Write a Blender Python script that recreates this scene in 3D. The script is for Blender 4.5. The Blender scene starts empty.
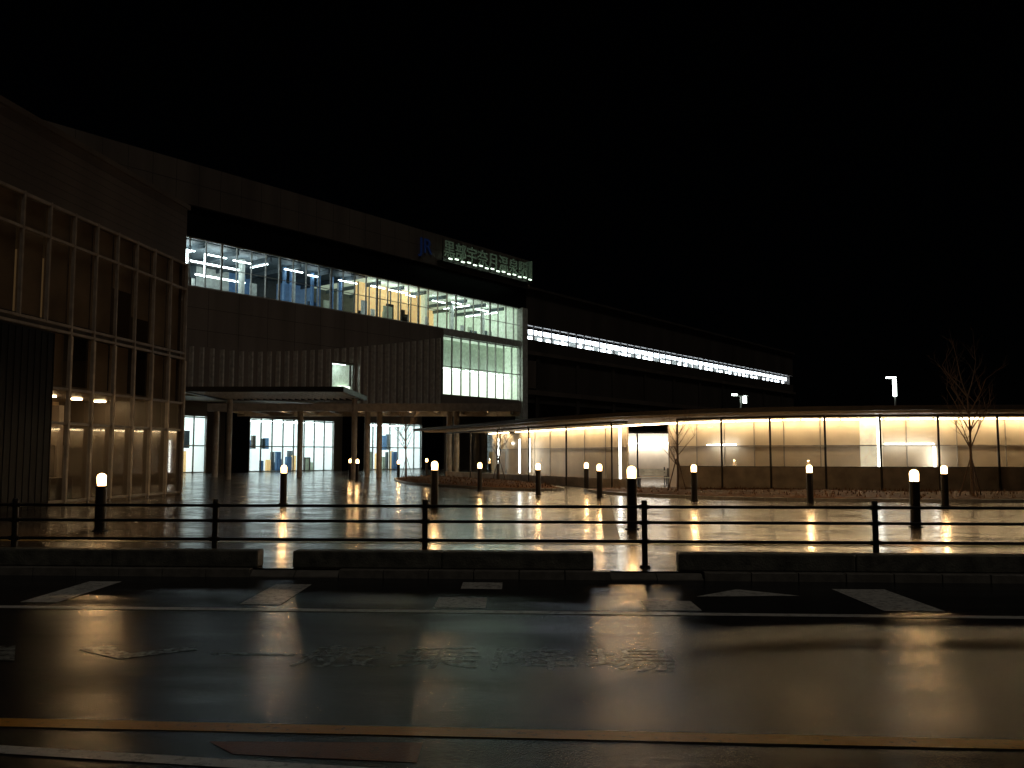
import bpy, math, random
from mathutils import Vector, Matrix
random.seed(7)
S = bpy.context.scene
S.view_settings.view_transform = 'Standard'
S.view_settings.look = 'None'
S.view_settings.exposure = 0

# ------------------------------------------------------------------ materials
def newmat(name):
    m = bpy.data.materials.new(name); m.use_nodes = True
    nt = m.node_tree
    for n in list(nt.nodes): nt.nodes.remove(n)
    out = nt.nodes.new('ShaderNodeOutputMaterial')
    return m, nt, out

def pbr(name, col, rough=0.6, metal=0.0, var=0.25, scale=3.0, bump=0.0, bscale=40.0, emit=None, estr=0.0, spec=0.5, streak=False):
    m, nt, out = newmat(name)
    b = nt.nodes.new('ShaderNodeBsdfPrincipled')
    tc = nt.nodes.new('ShaderNodeTexCoord')
    mp = nt.nodes.new('ShaderNodeMapping')
    nt.links.new(tc.outputs['Object'], mp.inputs[0])
    if streak: mp.inputs['Scale'].default_value = (1, 1, 0.12)
    n = nt.nodes.new('ShaderNodeTexNoise'); n.inputs['Scale'].default_value = scale; n.inputs['Detail'].default_value = 6
    nt.links.new(mp.outputs[0], n.inputs['Vector'])
    cr = nt.nodes.new('ShaderNodeValToRGB')
    cr.color_ramp.elements[0].position = 0.3; cr.color_ramp.elements[1].position = 0.7
    cr.color_ramp.elements[0].color = (*[c*(1-var) for c in col], 1)
    cr.color_ramp.elements[1].color = (*[min(1, c*(1+var)) for c in col], 1)
    nt.links.new(n.outputs['Fac'], cr.inputs[0])
    nt.links.new(cr.outputs[0], b.inputs['Base Color'])
    b.inputs['Roughness'].default_value = rough
    b.inputs['Metallic'].default_value = metal
    b.inputs['Specular IOR Level'].default_value = spec
    if bump > 0:
        n2 = nt.nodes.new('ShaderNodeTexNoise'); n2.inputs['Scale'].default_value = bscale; n2.inputs['Detail'].default_value = 4
        nt.links.new(tc.outputs['Object'], n2.inputs['Vector'])
        bp = nt.nodes.new('ShaderNodeBump'); bp.inputs['Strength'].default_value = bump; bp.inputs['Distance'].default_value = 0.02
        nt.links.new(n2.outputs['Fac'], bp.inputs['Height']); nt.links.new(bp.outputs[0], b.inputs['Normal'])
    if emit:
        b.inputs['Emission Color'].default_value = (*emit, 1); b.inputs['Emission Strength'].default_value = estr
    nt.links.new(b.outputs[0], out.inputs[0])
    return m

def emis(name, col, s):
    m, nt, out = newmat(name)
    e = nt.nodes.new('ShaderNodeEmission'); e.inputs[0].default_value = (*col, 1); e.inputs[1].default_value = s
    nt.links.new(e.outputs[0], out.inputs[0]); return m

def glass(name, tint=(0.88, 0.92, 0.9), f0=.04, rough=0.02):
    m, nt, out = newmat(name)
    t = nt.nodes.new('ShaderNodeBsdfTransparent'); t.inputs[0].default_value = (*tint, 1)
    g = nt.nodes.new('ShaderNodeBsdfGlossy'); g.inputs['Roughness'].default_value = rough
    lw = nt.nodes.new('ShaderNodeLayerWeight'); lw.inputs['Blend'].default_value = .5
    pw = nt.nodes.new('ShaderNodeMath'); pw.operation = 'POWER'; pw.inputs[1].default_value = 5
    nt.links.new(lw.outputs['Facing'], pw.inputs[0])
    ma = nt.nodes.new('ShaderNodeMath'); ma.operation = 'MULTIPLY_ADD'; ma.inputs[1].default_value = 1-f0; ma.inputs[2].default_value = f0
    nt.links.new(pw.outputs[0], ma.inputs[0])
    mx = nt.nodes.new('ShaderNodeMixShader')
    nt.links.new(ma.outputs[0], mx.inputs[0]); nt.links.new(t.outputs[0], mx.inputs[1]); nt.links.new(g.outputs[0], mx.inputs[2])
    nt.links.new(mx.outputs[0], out.inputs[0]); return m

def wet(name, col, r0, r1, bump, bscale, tile=None, pscale=0.5, stretch=(1, 1, 1), spec=.5):
    m, nt, out = newmat(name)
    L = nt.links.new
    b = nt.nodes.new('ShaderNodeBsdfPrincipled'); b.inputs['Specular IOR Level'].default_value = spec
    tc = nt.nodes.new('ShaderNodeTexCoord')
    ms = nt.nodes.new('ShaderNodeMapping'); ms.inputs['Scale'].default_value = stretch; L(tc.outputs['Object'], ms.inputs[0])
    n = nt.nodes.new('ShaderNodeTexNoise'); n.inputs['Scale'].default_value = pscale; n.inputs['Detail'].default_value = 7; n.inputs['Roughness'].default_value = 0.65
    L(ms.outputs[0], n.inputs['Vector'])
    mr = nt.nodes.new('ShaderNodeMapRange'); mr.inputs[1].default_value = 0.28; mr.inputs[2].default_value = 0.72
    mr.inputs[3].default_value = r0; mr.inputs[4].default_value = r1
    L(n.outputs['Fac'], mr.inputs[0]); L(mr.outputs[0], b.inputs['Roughness'])
    n2 = nt.nodes.new('ShaderNodeTexNoise'); n2.inputs['Scale'].default_value = bscale; n2.inputs['Detail'].default_value = 3
    L(tc.outputs['Object'], n2.inputs['Vector'])
    bs = nt.nodes.new('ShaderNodeMapRange'); bs.inputs[1].default_value = 0.28; bs.inputs[2].default_value = 0.72
    bs.inputs[3].default_value = bump*0.35; bs.inputs[4].default_value = bump
    L(n.outputs['Fac'], bs.inputs[0])
    bp = nt.nodes.new('ShaderNodeBump'); bp.inputs['Distance'].default_value = 0.008
    L(bs.outputs[0], bp.inputs['Strength']); L(n2.outputs['Fac'], bp.inputs['Height'])
    cr = nt.nodes.new('ShaderNodeValToRGB')
    cr.color_ramp.elements[0].color = (*[c*0.65 for c in col], 1); cr.color_ramp.elements[1].color = (*[c*1.35 for c in col], 1)
    cr.color_ramp.elements[0].position = .3; cr.color_ramp.elements[1].position = .7
    L(n2.outputs['Fac'], cr.inputs[0])
    last = bp.outputs[0]; colout = cr.outputs[0]
    if tile:
        mp = nt.nodes.new('ShaderNodeMapping'); L(tc.outputs['Object'], mp.inputs[0])
        mp.inputs['Rotation'].default_value = (0, 0, tile[2])
        br = nt.nodes.new('ShaderNodeTexBrick'); L(mp.outputs[0], br.inputs['Vector'])
        br.inputs['Scale'].default_value = 1; br.inputs['Brick Width'].default_value = tile[0]; br.inputs['Row Height'].default_value = tile[1]
        br.inputs['Mortar Size'].default_value = 0.012
        br.inputs['Color1'].default_value = (1, 1, 1, 1); br.inputs['Color2'].default_value = (.6, .58, .56, 1); br.inputs['Mortar'].default_value = (.25, .25, .25, 1)
        mx = nt.nodes.new('ShaderNodeMix'); mx.data_type = 'RGBA'; mx.blend_type = 'MULTIPLY'; mx.inputs[0].default_value = 1
        L(cr.outputs[0], mx.inputs[6]); L(br.outputs['Color'], mx.inputs[7]); colout = mx.outputs[2]
        sx = nt.nodes.new('ShaderNodeSeparateColor'); L(br.outputs['Color'], sx.inputs[0])
        rr = nt.nodes.new('ShaderNodeMapRange'); rr.inputs[1].default_value = .6; rr.inputs[2].default_value = 1; rr.inputs[3].default_value = .06; rr.inputs[4].default_value = -.03
        L(sx.outputs[0], rr.inputs[0]); ad = nt.nodes.new('ShaderNodeMath'); ad.operation = 'ADD'; L(mr.outputs[0], ad.inputs[0]); L(rr.outputs[0], ad.inputs[1]); L(ad.outputs[0], b.inputs['Roughness'])
        bp2 = nt.nodes.new('ShaderNodeBump'); bp2.inputs['Distance'].default_value = 0.004; bp2.inputs['Strength'].default_value = 0.6
        inv = nt.nodes.new('ShaderNodeMath'); inv.operation = 'SUBTRACT'; inv.inputs[0].default_value = 1
        L(br.outputs['Fac'], inv.inputs[1]); L(inv.outputs[0], bp2.inputs['Height']); L(last, bp2.inputs['Normal']); last = bp2.outputs[0]
    L(colout, b.inputs['Base Color']); L(last, b.inputs['Normal'])
    L(b.outputs[0], out.inputs[0]); return m

def paint(name, col, wear=0.5, rough=.3):
    m, nt, out = newmat(name); L = nt.links.new
    b = nt.nodes.new('ShaderNodeBsdfPrincipled'); tc = nt.nodes.new('ShaderNodeTexCoord')
    n = nt.nodes.new('ShaderNodeTexNoise'); n.inputs['Scale'].default_value = 14; n.inputs['Detail'].default_value = 8; n.inputs['Roughness'].default_value = .75
    L(tc.outputs['Object'], n.inputs['Vector'])
    cr = nt.nodes.new('ShaderNodeValToRGB'); cr.color_ramp.elements[0].position = wear-.1; cr.color_ramp.elements[1].position = wear+.08
    cr.color_ramp.elements[0].color = (.04, .04, .04, 1); cr.color_ramp.elements[1].color = (*col, 1)
    L(n.outputs['Fac'], cr.inputs[0]); L(cr.outputs[0], b.inputs['Base Color'])
    b.inputs['Roughness'].default_value = rough; b.inputs['Specular IOR Level'].default_value = .22
    bp = nt.nodes.new('ShaderNodeBump'); bp.inputs['Strength'].default_value = .4; bp.inputs['Distance'].default_value = .008
    n2 = nt.nodes.new('ShaderNodeTexNoise'); n2.inputs['Scale'].default_value = 85
    L(tc.outputs['Object'], n2.inputs['Vector']); L(n2.outputs['Fac'], bp.inputs['Height']); L(bp.outputs[0], b.inputs['Normal'])
    L(b.outputs[0], out.inputs[0]); return m

M = {}
M['asphalt'] = wet('wet_asphalt', (.020, .021, .024), .10, .25, .55, 85, pscale=1.3, stretch=(.3, 1.5, 1), spec=.18)
M['plaza'] = wet('wet_paving', (.13, .10, .075), .10, .25, .4, 25, tile=(.6, .3, math.radians(8)), pscale=.6, spec=.36)
M['ground'] = pbr('ground_soil', (.04, .038, .03), .9)
M['soil'] = pbr('bed_soil', (.20, .095, .04), .8, var=.6, scale=6, bump=1, bscale=15)
M['kerb'] = pbr('kerb_concrete', (.2, .19, .17), .35, bump=.3, scale=8)
M['block'] = pbr('block_concrete', (.12, .12, .10), .55, var=.5, scale=6, bump=.6)
M['white'] = paint('white_paint', (.80, .80, .76), .40)
M['whitebay'] = paint('bay_paint', (.80, .80, .75), .43, .34)
M['whitefaint'] = paint('faint_paint', (.30, .34, .33), .5, .24)
M['yellow'] = paint('yellow_paint', (.80, .36, .04), .36)
M['rust'] = paint('red_surfacing', (.30, .09, .03), .38)
M['tactile'] = pbr('tactile_tile', (.3, .21, .07), .35, bump=1.0, bscale=30)
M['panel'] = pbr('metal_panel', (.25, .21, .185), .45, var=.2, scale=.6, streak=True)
M['panelup'] = pbr('dimmed_upper_panel', (.14, .12, .105), .5, var=.25, scale=.5, streak=True)  # darker copy of the metal panel; upper wall's dimness put into the colour
M['panel2'] = pbr('brown_panel', (.11, .09, .075), .5, var=.25, scale=.5, streak=True)
M['conc'] = pbr('viaduct_concrete', (.06, .05, .043), .6, var=.3, scale=.4, streak=True)
M['black'] = pbr('black_cladding', (.005, .005, .006), .5, spec=.15)
M['seam'] = pbr('seam_dark', (.05, .045, .04), .6)
M['dark'] = pbr('dark_metal', (.03, .027, .025), .4, metal=.3)
M['frame'] = pbr('white_frame', (.55, .56, .53), .4)
M['framed'] = pbr('grey_frame', (.33, .29, .25), .4)
M['framel'] = pbr('pale_frame', (.6, .52, .42), .4)
M['blind'] = pbr('roller_blind', (.30, .24, .18), .7, var=.3, scale=.7)
M['fin'] = pbr('facade_fin', (.72, .68, .62), .4)
M['glass'] = glass('window_glass')
M['glassr'] = glass('reflective_glass', (.76, .74, .70), .10, .03)
M['intw'] = pbr('interior_white_glow', (.62, .66, .62), .6, emit=(.8, 1, .97), estr=.12)  # emission mixed into walls and fittings in place of lamp light
M['intb'] = pbr('interior_blue_glow', (.10, .2, .34), .5, emit=(.2, .45, .9), estr=.12)  # blue surfaces glow by themselves, standing in for room lighting
M['intd'] = pbr('interior_dark', (.10, .13, .15), .6)
M['into'] = pbr('interior_amber_glow', (.75, .5, .22), .6, emit=(1, .66, .28), estr=.6)  # amber glow put into the material as interior light
M['intg'] = pbr('interior_green_white_glow', (.7, .8, .68), .6, emit=(.82, 1, .78), estr=.34)  # walls and ceiling given emission to paint in room light
M['intgd'] = pbr('interior_green_dim_glow', (.42, .5, .40), .6, emit=(.80, 1, .72), estr=.12)  # dimmer copy of the green-white; lower light level put into colour and glow
M['intfloor'] = pbr('interior_floor', (.3, .3, .28), .3)
M['tube'] = emis('ceiling_tube', (.85, .98, 1), 13)
M['tubeb'] = emis('platform_tube', (.82, .92, 1), 8)
M['tubew'] = emis('cove_light', (1, .73, .42), 27)
M['tubeww'] = emis('vertical_tube', (1, .96, .88), 14)
M['frost'] = pbr('frosted_lit', (.7, .8, .7), .6, emit=(.90, 1, .82), estr=1.7)  # strong emission paints the brightly lit parts of the stair hall
M['doorlit'] = pbr('door_interior_glow', (.72, .76, .76), .6, emit=(.84, .97, 1), estr=.8)  # entrance hall walls glow by themselves, light put into the material
M['cream'] = pbr('cream_panel', (.72, .60, .46), .5, var=.1, scale=1.2)
M['creamlit'] = pbr('backlit_cream_panel', (.8, .72, .58), .5, emit=(1, .86, .62), estr=.5)
M['lowwall'] = pbr('low_wall_concrete', (.42, .37, .32), .6, var=.3, scale=2, bump=.3)
M['roofm'] = pbr('canopy_roof', (.05, .042, .034), .5)
M['soffit'] = pbr('canopy_soffit', (.5, .43, .34), .6)
M['lamp'] = emis('lamp_lens', (1, .60, .24), 13)
M['lampw'] = emis('street_lamp_lens', (.85, 1, .9), 9)
M['signlamp'] = emis('sign_lamp', (.75, 1, .75), 3)
M['bark'] = pbr('bark', (.16, .11, .08), .8, var=.4, scale=20)
M['signl'] = pbr('sign_letter', (.36, .45, .36), .5, emit=(.55, .95, .6), estr=.022)
M['signb'] = pbr('sign_blue', (.02, .05, .2), .5, emit=(.05, .15, .6), estr=.02)
M['dim'] = emis('downlight', (1, .70, .36), 40)
M['dimroom'] = pbr('lobby_wall_glow', (.55, .36, .18), .7, var=.5, scale=.8, emit=(1, .60, .25), estr=.06)  # weak amber emission in the wall stands for lobby light
M['iron'] = pbr('cast_iron', (.05, .048, .045), .3, metal=.7, bump=1, bscale=50)

# ------------------------------------------------------------------ builders
class MB:
    def __init__(s): s.v = []; s.f = []; s.m = []; s.mats = []
    def mi(s, k):
        if k not in s.mats: s.mats.append(k)
        return s.mats.index(k)
    def box(s, x0, x1, y0, y1, z0, z1, k):
        b = len(s.v)
        s.v += [(x0,y0,z0),(x1,y0,z0),(x1,y1,z0),(x0,y1,z0),(x0,y0,z1),(x1,y0,z1),(x1,y1,z1),(x0,y1,z1)]
        for q in ((0,3,2,1),(4,5,6,7),(0,1,5,4),(1,2,6,5),(2,3,7,6),(3,0,4,7)):
            s.f.append(tuple(b+i for i in q)); s.m.append(s.mi(k))
    def quad(s, pts, k):
        b = len(s.v); s.v += [tuple(p) for p in pts]; s.f.append(tuple(range(b, b+len(pts)))); s.m.append(s.mi(k))
    def pane(s, x0, x1, y, z0, z1, k): s.quad([(x0,y,z0),(x1,y,z0),(x1,y,z1),(x0,y,z1)], k)
    def tube(s, p0, p1, r0, r1, k, n=10, caps=True):
        p0 = Vector(p0); p1 = Vector(p1); d = (p1-p0)
        if d.length < 1e-6: return
        d.normalize(); a = d.orthogonal().normalized(); c = d.cross(a); b = len(s.v); mi = s.mi(k)
        for p, r in ((p0, r0), (p1, r1)):
            for i in range(n):
                t = 2*math.pi*i/n; s.v.append(tuple(p + a*math.cos(t)*r + c*math.sin(t)*r))
        for i in range(n):
            j = (i+1) % n; s.f.append((b+i, b+j, b+n+j, b+n+i)); s.m.append(mi)
        if caps:
            s.f.append(tuple(b+i for i in reversed(range(n)))); s.m.append(mi)
            s.f.append(tuple(b+n+i for i in range(n))); s.m.append(mi)
    def obb(s, a, b_, w0, w1, z0, z1, k):
        a = Vector(a); b_ = Vector(b_); d = (b_-a).normalized(); nrm = Vector((-d.y, d.x))
        p = [a+nrm*w0, b_+nrm*w0, b_+nrm*w1, a+nrm*w1]
        b = len(s.v); s.v += [(q.x, q.y, z0) for q in p] + [(q.x, q.y, z1) for q in p]
        for q in ((0,3,2,1),(4,5,6,7),(0,1,5,4),(1,2,6,5),(2,3,7,6),(3,0,4,7)):
            s.f.append(tuple(b+i for i in q)); s.m.append(s.mi(k))
    def make(s, name, parent=None, smooth=False, bevel=0):
        me = bpy.data.meshes.new(name); me.from_pydata(s.v, [], s.f)
        for k in s.mats: me.materials.append(M[k])
        me.polygons.foreach_set('material_index', s.m)
        if smooth: me.polygons.foreach_set('use_smooth', [True]*len(s.f))
        me.update()
        o = bpy.data.objects.new(name, me); S.collection.objects.link(o)
        if parent: o.parent = parent
        if bevel:
            bv = o.modifiers.new('bevel', 'BEVEL'); bv.width = bevel; bv.segments = 2; bv.limit_method = 'ANGLE'
        return o

def empty(name, loc=(0,0,0), rz=0):
    e = bpy.data.objects.new(name, None); e.location = loc; e.rotation_euler = (0, 0, rz); e.empty_display_size = .3
    S.collection.objects.link(e); return e

def textobj(name, body, mat, size=1, extrude=0.0, parent=None, loc=(0,0,0), rot=(0,0,0), scl=(1,1,1)):
    c = bpy.data.curves.new(name, 'FONT'); c.body = body; c.size = size; c.extrude = extrude; c.align_x = 'LEFT'
    o = bpy.data.objects.new(name+'_c', c); S.collection.objects.link(o)
    dg = bpy.context.evaluated_depsgraph_get(); dg.update()
    me = bpy.data.meshes.new_from_object(o.evaluated_get(dg))
    bpy.data.objects.remove(o)
    me.materials.clear(); me.materials.append(M[mat])
    t = bpy.data.objects.new(name, me); S.collection.objects.link(t)
    if parent: t.parent = parent
    t.location = loc; t.rotation_euler = rot; t.scale = scl
    return t

def pt_light(name, loc, power, col, r, parent):
    l = bpy.data.lights.new(name, 'POINT'); l.energy = power; l.color = col; l.shadow_soft_size = r
    o = bpy.data.objects.new(name, l); o.location = loc; S.collection.objects.link(o); o.parent = parent; return o

# ------------------------------------------------------------------ world, added fill sun, camera
EL = 55; AZ = 150
w = bpy.data.worlds.new("World"); S.world = w; w.use_nodes = True
nt = w.node_tree; bg = nt.nodes['Background']
sky = nt.nodes.new('ShaderNodeTexSky'); sky.sky_type = 'NISHITA'; sky.sun_disc = False
sky.sun_elevation = math.radians(EL); sky.sun_rotation = math.radians(AZ)
nt.links.new(sky.outputs[0], bg.inputs[0]); bg.inputs[1].default_value = 0.00006
sl = bpy.data.lights.new('fill_sun', 'SUN'); sl.energy = 0.13; sl.angle = math.radians(12); sl.color = (1, .87, .72)  # unseen fill light, added to brighten facades and road paint
so = bpy.data.objects.new('fill_sun', sl); S.collection.objects.link(so)
az = math.radians(AZ); el = math.radians(EL); d = Vector((math.sin(az)*math.cos(el), math.cos(az)*math.cos(el), math.sin(el)))
so.rotation_euler = d.to_track_quat('Z', 'Y').to_euler(); so.location = (0, 0, 40)

cam = bpy.data.cameras.new('Camera'); co = bpy.data.objects.new('Camera', cam); S.collection.objects.link(co); S.camera = co
cam.sensor_width = 36; cam.lens = 36*880/1024; cam.clip_end = 3000; cam.clip_start = .05
co.location = (0, 0, 1.5); co.rotation_euler = (math.radians(90+4.68), 0, 0)

# ------------------------------------------------------------------ ground, road, plaza
SL = -0.06
def ry(x, y): return y + SL*x
def strip(x0, x1, ya, yb, z):
    return [(x0, ry(x0, ya), z), (x1, ry(x1, ya), z), (x1, ry(x1, yb), z), (x0, ry(x0, yb), z)]
b = MB(); b.quad([(-1500,-1500,-.13),(1500,-1500,-.13),(1500,1500,-.13),(-1500,1500,-.13)], 'ground'); b.make('ground')
b = MB(); b.quad(strip(-150, 150, -8, 11.62, -.10), 'asphalt'); road = b.make('road')
b = MB(); b.quad(strip(-150, 150, 11.77, 150, 0), 'plaza'); b.make('plaza_paving')
b = MB()
x = -60
while x < 60:
    if -4.0 < x < -2.6 or 1.0 < x < 2.2:
        b.quad([(x,ry(x,11.62),-.085),(x+.585,ry(x+.585,11.62),-.085),(x+.585,ry(x+.585,11.77),-.02),(x,ry(x,11.77),-.02)],'kerb')
        b.quad([(x,ry(x,11.62),-.1),(x+.585,ry(x+.585,11.62),-.1),(x+.585,ry(x+.585,11.62),-.085),(x,ry(x,11.62),-.085)],'kerb')
    else:
        b.obb((x, ry(x, 11.62)), (x+.585, ry(x+.585, 11.62)), 0, .15, -.12, .006, 'kerb')
    x += .595
b.make('kerb', bevel=.008)

# painted markings
b = MB()
def ys(x, y): return y-.07*x
b.quad([(-60,ys(-60,5.15),-.096),(60,ys(60,5.15),-.096),(60,ys(60,5.31),-.096),(-60,ys(-60,5.31),-.096)], 'yellow')
b.make('yellow_lane_line', road)
b = MB(); b.quad(strip(-60, 60, 9.12, 9.27, -.096), 'white'); b.make('edge_line', road)
b = MB()
for xa, wd, y0, y1 in [(-8.1,.42,9.5,11.2),(-5.4,.42,9.5,11.1),(-2.95,.45,9.5,11.0),(-.83,.55,9.42,10.1),(-.62,.5,10.75,11.3),(1.42,.55,9.4,10.0),(3.85,.62,9.5,11.0),(6.4,.5,9.8,11.1)]:
    b.quad(strip(xa, xa+wd, y0, y1, -.096), 'whitebay')
b.quad([(2.1, 10.2, -.096), (3.3, 10.25, -.096), (2.7, 10.75, -.096)], 'whitebay')
b.quad([(-3.6, 5.15, -.096), (-3.6, 5.03, -.096), (-.55, 4.52, -.096), (-.55, 4.64, -.096)], 'white')
b.make('bay_markings', road)
b = MB()
b.quad([(-5.8, 7.3, -.096), (-3.9, 7.05, -.096), (-4.2, 7.6, -.096)], 'whitefaint')
b.quad([(-3.6, 7.45, -.096), (-3.1, 7.1, -.096), (-2.6, 7.45, -.096), (-2.75, 7.55, -.096), (-3.1, 7.3, -.096), (-3.4, 7.6, -.096)], 'whitefaint')
b.make('lane_arrow_marking', road)
b = MB(); b.quad([(-1.7, 5.09, -.0975), (-.5, 5.07, -.0975), (-.5, 4.75, -.0975), (-1.5, 4.88, -.0975)], 'rust'); b.make('red_surfacing_patch', road)
textobj('lane_lettering', '一般乗降場', 'whitefaint', size=.95, parent=road, loc=(-2.5, 6.98, -.0985), rot=(0,0,math.atan(SL)), scl=(.80, .88, 1))

b = MB()
b.quad(strip(-30, 40, 15.2, 15.5, .004), 'tactile')
b.quad([(1.6, 15.5, .004), (1.9, 15.5, .004), (3.6, 33, .004), (3.3, 33, .004)], 'tactile')
b.make('tactile_paving')

# ------------------------------------------------------------------ kerb blocks + pipe fence
for (xa, xb) in ((-9.5, -3.42), (-2.95, 1.08), (2.18, 9.0), (-16, -10.0), (9.5, 16)):
    b = MB(); n = max(1, round((xb-xa)/2.0)); st = (xb-xa)/n
    for i in range(n):
        p, q = xa+i*st, xa+(i+1)*st-.008
        b.obb((p, ry(p, 11.80)), (q, ry(q, 11.80)), 0, .26, 0.0, .23, 'block')
    b.make('concrete_kerb_block', bevel=.02)
b = MB()
xs = [-16, -13, -10, -7.05, -4.15, -1.2, 1.80, 4.86, 7.85, 10.9, 13.9, 16.9]
for x in xs:
    y = ry(x, 12.18)
    b.tube((x, y, 0), (x, y, .87), .040, .040, 'dark', 14)
    b.tube((x, y, .87), (x, y, .90), .047, .035, 'dark', 14)
    b.tube((x, y, 0), (x, y, .03), .08, .07, 'dark', 14)
for z in (.81, .60, .345):
    for i in range(len(xs)-1):
        b.tube((xs[i], ry(xs[i], 12.18), z), (xs[i+1], ry(xs[i+1], 12.18), z), .021, .021, 'dark', 10)
for x in xs:
    for z in (.81, .60, .345):
        b.tube((x-.07, ry(x, 12.18), z), (x+.07, ry(x, 12.18), z), .031, .031, 'dark', 10)
b.make('pipe_fence', smooth=False)

# ------------------------------------------------------------------ bollards
def bollard(X, Y, power=14, h=1.2):
    e = empty('bollard_light', (X, Y, 0))
    b = MB()
    b.tube((0,0,0),(0,0,.02),.15,.15,'dark',20)
    b.tube((0,0,.02),(0,0,h-.26),.105,.105,'dark',20)
    b.tube((0,0,h-.26),(0,0,h-.235),.12,.12,'dark',20)
    for a in range(3):
        t = a*2.094; b.tube((.1*math.cos(t),.1*math.sin(t),h-.24),(.1*math.cos(t),.1*math.sin(t),h-.05),.007,.007,'dark',6)
    b.make('post', e)
    g = MB(); g.tube((0,0,h-.235),(0,0,h-.08),.088,.095,'lamp',20,caps=False)
    for k in range(5):
        a0, a1 = k*math.pi/10, (k+1)*math.pi/10
        g.tube((0,0,h-.08+.095*math.sin(a0)),(0,0,h-.08+.095*math.sin(a1)),.095*math.cos(a0),.095*math.cos(a1)+.001,'lamp',20,caps=False)
    g.make('lens', e, smooth=True)
    pt_light('bulb', (0,0,h+.08), power, (1,.58,.25), .04, e)
for px, bs, h in [(104,530,1.14),(285,503,1.2),(435,508,1.34),(631,528,1.28),(912,526,1.2),(693,500,1.2),(808,502,1.2),(942,505,1.2),(480,490,1.2),(538,494,1.2),(586,490,1.2),(599,497,1.2),(351,479,1.3),(358,481,1.3),(399,478,1.2),(427,476,1.3)]:
    Y = 1320/(bs-456); bollard((px-512)/880*Y, Y, 26 if bs > 498 else 18, h)

# ------------------------------------------------------------------ left glass building
LB = empty('glass_office_building', (-12.9, 34.3, 0), math.radians(83))
b = MB()
L0 = -26
b.box(L0, 0, 0, 14, 9.1, 11.4, 'panel2')
b.box(L0, 0.05, -.12, -.002, 11.25, 11.42, 'panel2')
b.box(L0, 0, 5.0, 14, 0, 9.09, 'dimroom')
b.box(L0, -.02, .05, 4.99, 5.25, 5.6, 'seam')
b.box(L0, -8.3, -.3, .0, 0, 5.15, 'black')
for i in range(70):
    x = L0+i*.28
    if x < -8.35: b.box(x, x+.04, -.315, -.302, 0, 5.12, 'black')
b.box(-.25, 0.0, 0.0, 4.98, 0, 9.09, 'panel2')
for i in range(7): b.box(L0, 0, -.004, -.001, 9.4+i*.26, 9.415+i*.26, 'seam')
b.make('structure', LB)
b = MB()
nb = 20; bay = 1.2
for i in range(nb+1):
    x = -i*bay
    b.box(x-.035, x+.035, -.10, .0, 5.5 if x < -7.9 else 0, 9.1, 'framed')
    if x > -7.9: b.box(x-.04, x+.04, -.13, -.101, 0.1, 5.2, 'framel')
for z in (9.04, 8.05, 5.50, 5.30, 3.55, 2.5, .12):
    b.box(-8.25 if z < 5.2 else L0, -.005, -.085, -.003, z-.04, z+.04, 'framed')
b.make('mullions', LB)
b = MB()
for i in range(nb):
    x1 = -i*bay-.04; x0 = -(i+1)*bay+.04
    b.pane(x0, x1, .012, 5.55, 9.0, 'glassr')
    zt = random.choice([5.6, 5.6, 5.6, 6.4, 5.6, 7.2])
    b.pane(x0, x1, .12, zt, 9.0, 'blind')
    if x1 > -8:
        b.pane(x0, x1, .012, .12, 5.25, 'glassr')
        if i not in (2, 5): b.pane(x0, x1, .14, 3.55, 5.25, 'blind')
b.make('glazing', LB)
b = MB()
for i in range(6):
    b.box(-8.7+i*1.5, -8.4+i*1.5, 2.6, 2.9, 3.55, 3.6, 'dim')
    b.box(-9+i*2.4, -8.7+i*2.4, 3.9, 4.2, 0, 3.4, 'panel')
b.box(L0, -.3, .3, 4.99, 3.62, 3.7, 'panel')
b.box(-8, -5.6, 3.2, 3.9, 0, 1.05, 'panel2'); b.box(-4.6, -3.4, 2.2, 2.9, 0, .75, 'panel2'); b.box(-2.6, -1.2, 4.0, 4.4, 0, 1.9, 'panel2')
b.make('lobby_fittings', LB)

# ------------------------------------------------------------------ station building
ST = empty('station_building', (-25.8, 70, 0), math.atan2(.788, .616))
b = MB()
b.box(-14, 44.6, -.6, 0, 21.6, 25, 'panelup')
b.box(-14, 44.6, 0.002, 30, 24.6, 24.95, 'panel2')
b.box(-14, 44.4, -.2, 0, 19.15, 21.595, 'black')
b.box(-14, 44.4, 0.005, 26, 19.15, 19.5, 'intd')
b.box(-14, 44.4, 0.0, 26, 14.5, 15.05, 'panel2')
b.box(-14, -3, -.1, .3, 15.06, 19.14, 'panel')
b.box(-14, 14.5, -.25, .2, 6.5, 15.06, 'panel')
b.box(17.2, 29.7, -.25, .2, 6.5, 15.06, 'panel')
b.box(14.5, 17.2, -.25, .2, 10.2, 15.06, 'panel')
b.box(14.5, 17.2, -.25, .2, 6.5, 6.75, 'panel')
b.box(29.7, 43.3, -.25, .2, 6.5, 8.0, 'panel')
b.box(29.7, 43.3, -.3, -.02, 14.4, 15.1, 'frame')
b.box(43.3, 44.3, -.5, .6, 0, 19.14, 'frame')
b.box(44.3, 44.6, 0, 26, 0, 24.5, 'conc')
b.box(-14, 44.2, .21, 9, 6.3, 6.48, 'soffit')
b.box(-14, 44.2, 26, 26.4, 6, 24.5, 'panel2')
b.make('walls', ST)
b = MB()
for i in range(30):
    x = -14+i*2.0
    if x < 44: b.box(x, x+.04, -.606, -.6005, 21.6, 25, 'seam')
b.box(-14, 44.6, -.608, -.601, 23.3, 23.34, 'seam')
for z in (11.6, 13.4): b.box(-14, 29.6, -.256, -.2505, z, z+.03, 'seam')
for i in range(11):
    x = -1.5+i*2.9
    if x < 29.6: b.box(x, x+.03, -.255, -.2506, 10.3, 15.0, 'seam')
b.make('panel_seams', ST)
b = MB()
x = -3
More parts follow.
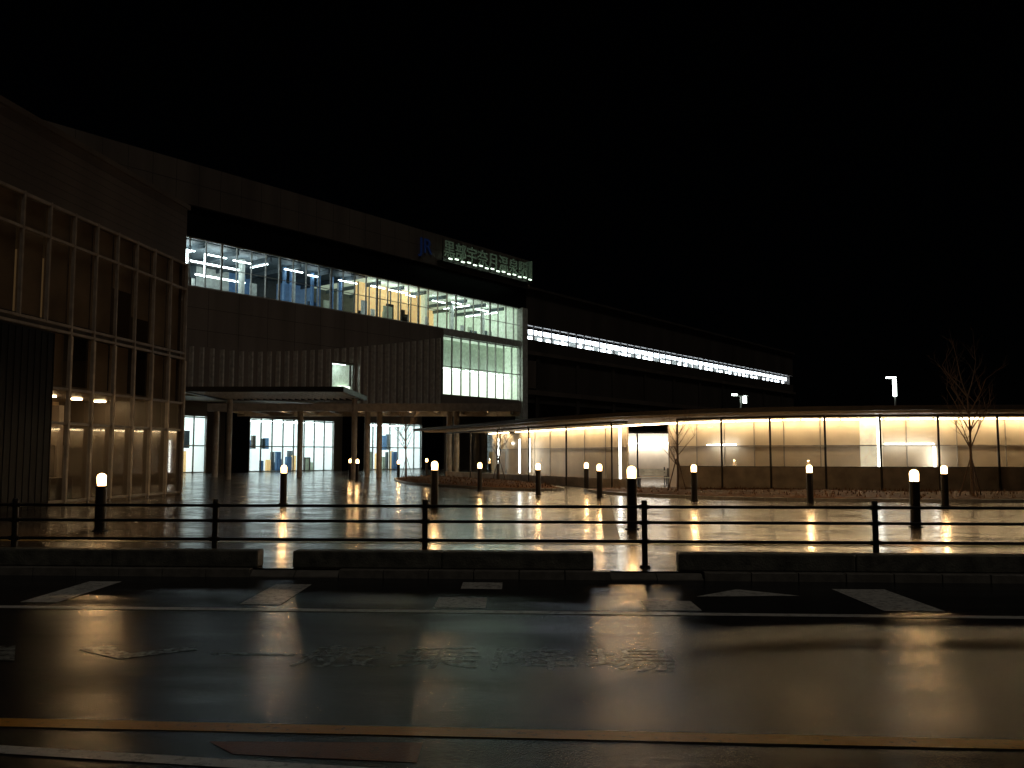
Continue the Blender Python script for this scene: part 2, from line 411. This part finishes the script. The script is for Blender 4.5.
while x < 29.4:
    top = 10.2 + 3.8*max(0, (x-4)/25.0)**1.3
    b.box(x, x+.12, -.75, -.252, 10.3 if 14.3 < x < 17.4 else 6.5, top, 'fin')
    x += .93
b.make('facade_fins', ST)
b = MB()
nbay = 32; st = 46.8/nbay
for i in range(nbay+1):
    x = -3.2+i*st
    wide = .16 if i % 4 == 0 else .05
    b.box(x-wide/2, x+wide/2, -.12, .05, 15.08, 19.14, 'frame')
    if i < nbay: b.pane(x+.04, x+st-.04, .06, 15.08, 19.14, 'glass')
b.box(-3, 43.3, -.10, .04, 15.06, 15.2, 'frame'); b.box(-3, 43.3, -.10, .04, 19.02, 19.14, 'frame')
b.box(-3, 43.3, -.07, .03, 17.0, 17.05, 'frame')
nb2 = 9; st2 = 13.5/nb2
for i in range(nb2+1):
    x = 29.75+i*st2
    b.box(x-.05, x+.05, -.14, .04, 8.0, 14.39, 'frame')
for z in (8.05, 11.1, 14.3): b.box(29.75, 43.3, -.11, .03, z-.05, z+.05, 'frame')
b.pane(29.75, 43.3, .05, 8, 14.4, 'glass')
b.pane(14.5, 17.2, .05, 6.7, 10.2, 'glass')
b.box(14.5, 17.2, -.1, .04, 10.1, 10.2, 'frame'); b.box(14.5, 14.6, -.1, .04, 6.76, 10.1, 'frame'); b.box(17.1, 17.2, -.1, .04, 6.76, 10.1, 'frame')
b.make('window_frames', ST)
b = MB()
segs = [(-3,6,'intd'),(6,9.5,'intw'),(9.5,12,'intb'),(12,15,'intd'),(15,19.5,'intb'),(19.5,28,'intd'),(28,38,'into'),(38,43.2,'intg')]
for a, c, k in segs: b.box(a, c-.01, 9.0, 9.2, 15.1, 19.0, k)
b.box(19.8, 29.1, 2.6, 2.8, 15.8, 19.0, 'into')
for i in range(6): b.box(20+i*1.5, 20.1+i*1.5, 2.5, 2.59, 15.2, 19, 'intd')
b.box(43.21, 43.29, .3, 9, 15.1, 19.0, 'intg')
b.box(29.2, 29.5, 2.0, 9, 15.1, 19.0, 'intg')
b.box(-3, 43.2, 0.3, 9, 15.06, 15.1, 'intfloor')
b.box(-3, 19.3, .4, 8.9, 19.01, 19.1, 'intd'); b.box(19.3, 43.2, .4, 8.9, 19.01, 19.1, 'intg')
for x in (1.5, 7, 12.6, 18.4, 35, 40.5):
    b.tube((x, 3.4, 15.1), (x, 3.4, 19), .28, .28, 'intw', 14)
for x in (10.6, 11.4, 13.8, 14.6, 16.2, 17.3):
    b.box(x, x+.22, 2.0, 2.3, 15.1, 18.8, 'intb')
for k in range(34):
    x = random.uniform(-2, 42); y = random.uniform(1.0, 2.4) if 19 < x < 30 else random.uniform(1.2, 7); hh = random.uniform(.8, 2.2)
    b.box(x, x+random.uniform(.3, 1.2), y, y+.15, 15.1, 15.1+hh, random.choice(['intd', 'intw', 'dark', 'intw', 'intgd']))
for i in range(14):
    x = -2+i*3.3; b.box(x, x+.12, .5, 8.8, 18.6, 18.98, 'intd')
b.make('concourse_interior', ST)
b = MB()
for x in [-1.2, 1.0, 2.6, 5.2, 7.9, 10.2, 13.2, 16.6, 20.5, 23, 26.2, 30.4, 32.5, 35.2, 37.6, 41]:
    y0 = random.uniform(.9, 2.4); L = random.uniform(1.5, 3.6)
    if random.random() < .5 and not 19 < x < 29: b.box(x, x+.14, y0, y0+L*1.4, 18.42, 18.5, 'tube')
    else: b.box(x, x+L*.8, min(y0, 2.2), min(y0, 2.2)+.14, 18.42, 18.5, 'tube')
for x in (.3, 2.0): b.box(x, x+.12, 1.4, 1.5, 16.4, 18.4, 'tube')
b.box(-1.5, 6.5, 3.0, 3.2, 17.9, 18.0, 'tube'); b.box(3.5, 8.5, 5.0, 5.2, 17.3, 17.4, 'tube')
b.make('concourse_lights', ST)
b = MB()
b.box(29.8, 43.2, 2.2, 2.4, 11.2, 14.38, 'intgd'); b.box(29.8, 43.2, 1.9, 2.1, 8.02, 11.15, 'frost')
b.box(29.8, 43.2, .3, 2.19, 14.38, 14.45, 'intg'); b.box(43.21, 43.29, .3, 2.4, 8, 14.37, 'intg')
b.box(29.8, 43.2, .3, 1.89, 7.9, 8.0, 'intw')
for i in range(6): b.box(30.8+i*2.1, 32.2+i*2.1, 1.2, 1.35, 11.0, 11.1, 'tube')
b.box(14.5, 18.2, 1.6, 1.7, 6.7, 10.3, 'intg'); b.box(16.6, 18.0, 1.2, 1.4, 7.0, 8.2, 'frost')
b.box(14.6, 17.1, .8, 1.0, 10.2, 10.27, 'tube')
b.make('stair_hall_interior', ST)
b = MB()
def piece(x0, x1, k, y0=6.0, y1=6.3, z0=0.0, z1=6.29): b.box(x0, x1-.004, y0, y1, z0, z1, k)
piece(-14, 3.1, 'panel2'); piece(5.6, 7.5, 'panel2'); piece(7.5, 10.1, 'black'); piece(20.2, 21.3, 'panel'); piece(21.3, 24.3, 'black'); piece(33, 36.5, 'black'); piece(36.5, 44.2, 'panel2')
for a, c in ((3.1, 5.6), (10.1, 20.2), (24.3, 33)):
    piece(a, c, 'panel', z0=5.0)
    b.pane(a, c, 6.1, 0, 5.0, 'glass')
    n = max(2, round((c-a)/1.25)); s_ = (c-a)/n
    for i in range(n+1): b.box(a+i*s_-.05, a+i*s_+.05, 5.98, 6.09, 0, 5.0, 'frame')
    for z in (2.4, 4.9, .08): b.box(a+.05, c-.05, 5.99, 6.08, z-.05, z+.05, 'frame')
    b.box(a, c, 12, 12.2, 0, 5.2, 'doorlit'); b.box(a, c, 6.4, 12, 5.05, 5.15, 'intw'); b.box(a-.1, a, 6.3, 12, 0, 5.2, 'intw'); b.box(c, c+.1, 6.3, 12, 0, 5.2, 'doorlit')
    for i in range(max(1, int((c-a)/2))): b.box(a+.5+i*2, a+.7+i*2, 6.8, 11, 4.85, 4.95, 'tube')
    for i in range(int((c-a)*2.2)):
        x = random.uniform(a+.2, c-.8); y = random.uniform(7.0, 11); z0 = random.choice([0, 0, 2.2]); b.box(x, x+random.uniform(.15, .7), y, y+.3, z0, z0+random.uniform(.8, 2.2), random.choice(['intb', 'intd', 'intb', 'panel2', 'into', 'intgd']))
b.make('ground_floor', ST)
b = MB()
b.box(44.61, 136, 1.2, 1.8, 17.62, 22, 'conc')
b.box(44.61, 136, 1.2, 1.8, 8, 15.85, 'conc')
b.box(44.61, 136, 3.0, 3.4, 0, 7.99, 'conc')
b.box(44.61, 136, .7, 1.19, 13.9, 14.35, 'panel2'); b.box(44.61, 136, .8, 1.19, 9.0, 9.6, 'panel2')
b.box(44.61, 136, .6, 24, 22.005, 22.3, 'conc')
b.box(44.61, 136, 8, 8.3, 15.8, 18, 'intw'); b.box(44.61, 136, 1.85, 8, 15.6, 15.8, 'conc')
b.box(135.6, 136, 1.81, 24, 0, 22, 'conc')
b.box(45.0, 48.5, 1.0, 1.19, 9.8, 13.2, 'panel2')
x = 48
while x < 134:
    b.box(x, x+.7, 1.0, 1.19, 0, 13.89, 'conc'); x += 9
x = 46
while x < 134.5:
    b.box(x, x+.10, 1.22, 1.4, 15.85, 17.62, 'dark'); x += 1.9
b.make('platform_wing', ST)
b = MB()
x = 46.3
while x < 134:
    L = random.choice([1.6, 1.7, 3.2, 5.0]); b.box(x, x+L, 2.2, 2.35, 16.75+random.uniform(-.08,.08), 17.3, 'tubeb')
    if random.random() < .85: b.box(x+.2, x+L*.7, 2.6, 2.7, 16.2, 16.5, 'tubeb')
    if random.random() < .6: b.box(x+L*.3, x+L*.3+.25, 2.4, 2.5, 15.95, 17.0, 'tubeb')
    x += L+random.uniform(.15, .6)
b.make('platform_lights', ST)
b = MB()
b.box(28.2, 43.9, -1.5, -1.3, 22.15, 22.35, 'dark'); b.box(28.2, 43.9, -1.5, -.6, 22.0, 22.1, 'dark')
b.box(43.75, 43.9, -1.5, -.61, 22.35, 24.7, 'signl')
for i in range(16): b.box(28.4+i*1.0, 28.46+i*1.0, -1.25, -1.2, 22.1, 24.5, 'dark')
b.make('sign_rack', ST)
textobj('station_name_letters', '黒部宇奈月温泉駅', 'signl', size=1.95, extrude=.06, parent=ST, loc=(28.4, -1.35, 22.75), rot=(math.radians(90), 0, 0), scl=(.95, 1, 1))
textobj('railway_logo_letters', 'JR', 'signb', size=2.2, extrude=.06, parent=ST, loc=(25.4, -.75, 22.6), rot=(math.radians(90), 0, 0))
b = MB()
for i in range(15): b.box(28.6+i*1.0, 29.1+i*1.0, -2.0, -1.9, 22.2+.1*(i%2), 22.32+.1*(i%2), 'signlamp')
b.make('sign_lights', ST)

# ------------------------------------------------------------------ entrance canopy
EC = empty('entrance_canopy')
b = MB()
b.box(-21.5, .6, 62, 62.3, 4.65, 5.2, 'framed'); b.box(-21.5, .6, 62.301, 69, 5.0, 5.15, 'soffit')
b.box(-21.5, .6, 68.8, 69.0, 4.6, 4.99, 'framed')
for i in range(12): b.box(-21+i*1.9, -20.85+i*1.9, 62.31, 68.79, 4.75, 4.995, 'framed')
b.box(-19.0, -9.6, 50, 50.2, 5.15, 5.45, 'dark'); b.box(-19.0, -9.6, 58, 58.2, 5.15, 5.45, 'dark')
b.box(-19.0, -18.8, 50.21, 57.99, 5.15, 5.45, 'dark'); b.box(-9.8, -9.6, 50.21, 57.99, 5.15, 5.45, 'dark')
for i in range(22): b.box(-18.6+i*.42, -18.54+i*.42, 50.21, 57.99, 5.2, 5.4, 'framed')
for i in range(5): b.box(-18.79, -9.81, 51.3+i*1.4, 51.4+i*1.4, 5.41, 5.5, 'dark')
for X in (-21.1, -15.1, -10.3, -9.45, -4.45, -3.95):
    b.tube((X, 62.8, 0), (X, 62.8, 5.0), .2, .2, 'framed', 16)
for X in (-18.3, -10.2):
    b.tube((X, 57, 0), (X, 57, 5.2), .18, .18, 'framed', 16)
b.make('canopy_structure', EC)
b = MB()
for i in range(7): b.tube((-19.5+i*3.0, 65.5, 4.93), (-19.5+i*3.0, 65.5, 4.995), .26, .26, 'dim', 12)
b.make('downlights', EC)

# ------------------------------------------------------------------ covered walkway (curved)
ctrl = [(-9, 69), (-4.6, 61), (1.5, 48), (4.2, 42.3), (7.9, 37.4), (12.5, 34.9), (19.5, 34.0), (27, 34.2), (36, 35.5), (46, 38)]
def cr(p0, p1, p2, p3, t):
    return tuple(.5*((2*p1[i])+(-p0[i]+p2[i])*t+(2*p0[i]-5*p1[i]+4*p2[i]-p3[i])*t*t+(-p0[i]+3*p1[i]-3*p2[i]+p3[i])*t**3) for i in (0, 1))
fine = []
for i in range(1, len(ctrl)-2):
    for k in range(60): fine.append(Vector(cr(ctrl[i-1], ctrl[i], ctrl[i+1], ctrl[i+2], k/60)))
pts = [fine[0]]; acc = 0
for a, c in zip(fine, fine[1:]):
    acc += (c-a).length
    if acc >= 1.0: pts.append(c); acc = 0
def px_of(p): return 512+880*p.x/p.y
N = len(pts)
nrm = []
for i in range(N):
    dd = (pts[min(i+1, N-1)]-pts[max(i-1, 0)]).normalized(); nrm.append(Vector((-dd.y, dd.x)))
def ribbon(b, i, w0, w1, z0, z1, k):
    a0 = pts[i]+nrm[i]*w0; a1 = pts[i+1]+nrm[i+1]*w0; c0 = pts[i]+nrm[i]*w1; c1 = pts[i+1]+nrm[i+1]*w1
    v = len(b.v); b.v += [(a0.x,a0.y,z0),(a1.x,a1.y,z0),(c1.x,c1.y,z0),(c0.x,c0.y,z0),(a0.x,a0.y,z1),(a1.x,a1.y,z1),(c1.x,c1.y,z1),(c0.x,c0.y,z1)]
    for q in ((0,3,2,1),(4,5,6,7),(0,1,5,4),(2,3,7,6),(1,2,6,5),(3,0,4,7)):
        b.f.append(tuple(v+j for j in q)); b.m.append(b.mi(k))
CW = empty('covered_walkway')
b = MB()
for i in range(N-1):
    ribbon(b, i, -2.2, 4.4, 3.2, 3.32, 'roofm'); ribbon(b, i, -2.35, -2.201, 3.18, 3.35, 'roofm')
    ribbon(b, i, -1.6, 4.3, 3.12, 3.199, 'soffit')
b.make('roof', CW)
b = MB(); gl = MB(); li = MB()
D = 3.6
for i in range(N-1):
    fpx = px_of(pts[i]); bpx = px_of(pts[i]+nrm[i]*D)
    left = fpx <= 616
    if not (616 < fpx < 662):
        if left: ribbon(b, i, 0, .12, 0, .45, 'lowwall')
        else: ribbon(b, i, 0, .16, 0, 1.05, 'lowwall'); ribbon(b, i, -.03, .19, 1.051, 1.09, 'kerb')
        a0 = pts[i]+nrm[i]*.06; a1 = pts[i+1]+nrm[i+1]*.06; z0 = .46 if left else 1.1
        gl.quad([(a0.x,a0.y,z0),(a1.x,a1.y,z0),(a1.x,a1.y,3.04),(a0.x,a0.y,3.04)], 'glass')
        ribbon(b, i, .02, .11, 3.04, 3.119, 'dark')
        if i % 2 == 0 and not (left and i % 4): p = pts[i]; b.tube((p.x, p.y, 0), (p.x, p.y, 3.12), .045, .045, 'dark', 10)
    lit = (849 < bpx < 872)
    if not (622 < bpx < 662):
        k = 'creamlit' if lit else 'cream'
        ribbon(b, i, D, D+.1, 0, 3.11, k)
        if not lit:
            p = pts[i]+nrm[i]*(D-.03)
            if i % 2 == 0: b.tube((p.x, p.y, 0), (p.x, p.y, 3.11), .025, .025, 'framed', 6)
        ribbon(b, i, D-.05, D-.004, 1.93, 1.98, 'framed')
    a0 = pts[i]+nrm[i]*(D-.35); a1 = pts[i+1]+nrm[i+1]*(D-.35)
    li.obb(a0.lerp(a1, .06), a0.lerp(a1, .94), 0, .1, 3.05, 3.1, 'tubew')
b.make('walls_and_posts', CW); gl.make('glazing', CW); li.make('cove_lights', CW)
b = MB()
for target, w_, z0, z1 in ((614, .5, .4, 2.9), (876, .3, .9, 3.0), (531, 3.2, .5, 2.6), (523, 1.0, .5, 2.5), (931, 3.3, 1.0, 1.9), (500, 1.0, .5, 2.6)):
    i = min(range(N), key=lambda j: abs(px_of(pts[j]+nrm[j]*w_)-target)); p = pts[i]+nrm[i]*w_
    b.tube((p.x, p.y, z0), (p.x, p.y, z1), .05, .05, 'tubeww', 10)
for pa, pb in ((882, 930), (712, 730), (795, 805)):
    i0 = min(range(N), key=lambda j: abs(px_of(pts[j]+nrm[j]*3.3)-pa)); i1 = min(range(N), key=lambda j: abs(px_of(pts[j]+nrm[j]*3.3)-pb))
    for i in range(i0, i1): ribbon(b, i, 3.28, 3.33, 1.99, 2.04, 'tubeww')
b.make('tube_lights', CW)

b = MB(); b.box(0, 22, 60, 60.4, 0, 3.0, 'cream'); b.box(0, 22, 59.5, 59.9, 2.3, 2.4, 'tubeww'); b.box(-.2, 22.2, 58.5, 61, 3.001, 3.15, 'roofm')
for i in range(9): b.box(.5+i*2.6, .6+i*2.6, 58.7, 58.8, 0, 3.0, 'dark')
b.make('rear_shelter')
def bench(X, Y, rz):
    e = empty('bench', (X, Y, 0), rz); b = MB()
    for k in range(4): b.box(-.9, .9, -.2+k*.11, -.11+k*.11, .42, .46, 'frame')
    for k in range(2): b.box(-.9, .9, .26, .29, .55+k*.14, .65+k*.14, 'frame')
    for x in (-.75, .75):
        b.box(x-.03, x+.03, -.18, .25, .38, .418, 'dark'); b.box(x-.03, x+.03, -.18, -.12, 0, .38, 'dark'); b.box(x-.03, x+.03, .2, .258, 0, .9, 'dark')
    b.make('seat_and_legs', e, bevel=.006)
bench(7.0, 43.5, .1); bench(7.6, 48, .1)

# ------------------------------------------------------------------ planting beds
def bed(name, poly, h=.22):
    n = len(poly); P = [Vector(p) for p in poly]; c = sum(P, Vector((0, 0)))/n
    sm = []
    for i in range(n):
        for k in range(8): sm.append(Vector(cr(P[i-1], P[i], P[(i+1) % n], P[(i+2) % n], k/8)))
    b = MB(); rings = [(1.0, .06), (.93, .12), (.75, h*.75), (.4, h), (.0, h)]
    m = len(sm)
    for s_, z in rings[:-1]:
        for p in sm:
            q = c+(p-c)*s_; b.v.append((q.x, q.y, z+random.uniform(-.02, .03)))
    b.v.append((c.x, c.y, h)); mi = b.mi('soil')
    for r in range(len(rings)-2):
        for i in range(m):
            j = (i+1) % m; b.f.append((r*m+i, r*m+j, (r+1)*m+j, (r+1)*m+i)); b.m.append(mi)
    for i in range(m): b.f.append(((len(rings)-2)*m+i, (len(rings)-2)*m+(i+1) % m, len(b.v)-1)); b.m.append(mi)
    for i in range(m):
        j = (i+1) % m; b.obb(sm[i], sm[j], -.12, 0, 0, .1, 'kerb')
    for k in range(1600):
        i = random.randrange(m); s_ = math.sqrt(random.random())*.95; q = c+(sm[i].lerp(sm[(i+1) % m], random.random())-c)*s_
        z = h*(1-s_)**.3*.8; hh = random.uniform(.06, .2); a = random.uniform(0, 6.3)
        b.quad([(q.x-.04*math.cos(a), q.y-.04*math.sin(a), z), (q.x+.04*math.cos(a), q.y+.04*math.sin(a), z), (q.x+random.uniform(-.05,.05), q.y, z+hh)], 'soil')
    b.make(name)
bed('planting_bed', [(-7.5, 58), (-5.6, 48), (-2.3, 42), (0.6, 38.5), (2.2, 39.5), (1.0, 44), (-1.5, 49), (-5, 57)], .3)
bed('planting_bed', [(3.4, 39), (4.2, 34.5), (8, 30.5), (14, 29), (22, 29), (31, 30), (31, 33), (20, 32.6), (12, 33.2), (7, 36.5)], .2)

# ------------------------------------------------------------------ bare trees
def tree(X, Y, H, seed):
    rnd = random.Random(seed); b = MB()
    def br(p, d, L, r, lvl):
        n = 3 if lvl else 6; q = p
        for k in range(n):
            jit = .1 if lvl else .04
            d2 = (d+Vector((rnd.uniform(-jit,jit), rnd.uniform(-jit,jit), rnd.uniform(0,.12)))).normalized()
            e = q+d2*L/n; b.tube(q, e, r*(1-k/n*.65), r*(1-(k+1)/n*.65), 'bark', 6 if lvl else 9, caps=False)
            if lvl < 4 and (k > 1 or lvl > 0):
                for _ in range(rnd.choice([1, 1, 2]) if lvl else 3):
                    a = rnd.uniform(0, 6.28); sp = rnd.uniform(.6, 1.2)
                    nd = (d2+Vector((math.cos(a)*sp, math.sin(a)*sp, rnd.uniform(0,.3)))).normalized()
                    br(e, nd, L*(rnd.uniform(.32, .46) if lvl == 0 else rnd.uniform(.4, .55)), r*.4, lvl+1)
            q = e; d = d2
    br(Vector((0,0,0)), Vector((0,0,1)), H*.78, .055*H/4, 0)
    for a in range(3):
        t = a*2.09+.4; b.tube((.45*math.cos(t), .45*math.sin(t), 0), (.03*math.cos(t), .03*math.sin(t), 1.4), .022, .022, 'bark', 6)
    o = b.make('bare_tree', smooth=True); o.location = (X, Y, 0); return o
tree(15.6, 30.0, 4.5, 4); tree(6.5, 34.8, 2.9, 5); tree(-.75, 50, 3.5, 9); tree(-7.9, 66, 5.0, 12)

# ------------------------------------------------------------------ far street lamps
e = empty('street_lamp', (31.4, 72, 0)); b = MB()
b.tube((0,0,0),(0,0,6.4),.09,.07,'frame',12); b.tube((0,0,7.75),(0,0,7.85),.16,.14,'frame',12); b.box(-.65,.1,-.12,.12,7.86,7.98,'lampw'); b.make('pole', e)
b = MB(); b.tube((0,0,6.4),(0,0,7.75),.15,.15,'lampw',12); b.make('lens', e)
e = empty('street_lamp', (23.4, 90, 0)); b = MB()
b.tube((0,0,0),(0,0,7.6),.09,.07,'frame',12); b.box(-.8,.8,-.05,.05,7.6,7.7,'frame'); b.box(-.85,-.35,-.15,.15,7.71,7.85,'lampw'); b.box(.3,.6,-.15,.15,6.9,7.59,'lampw'); b.make('pole', e)
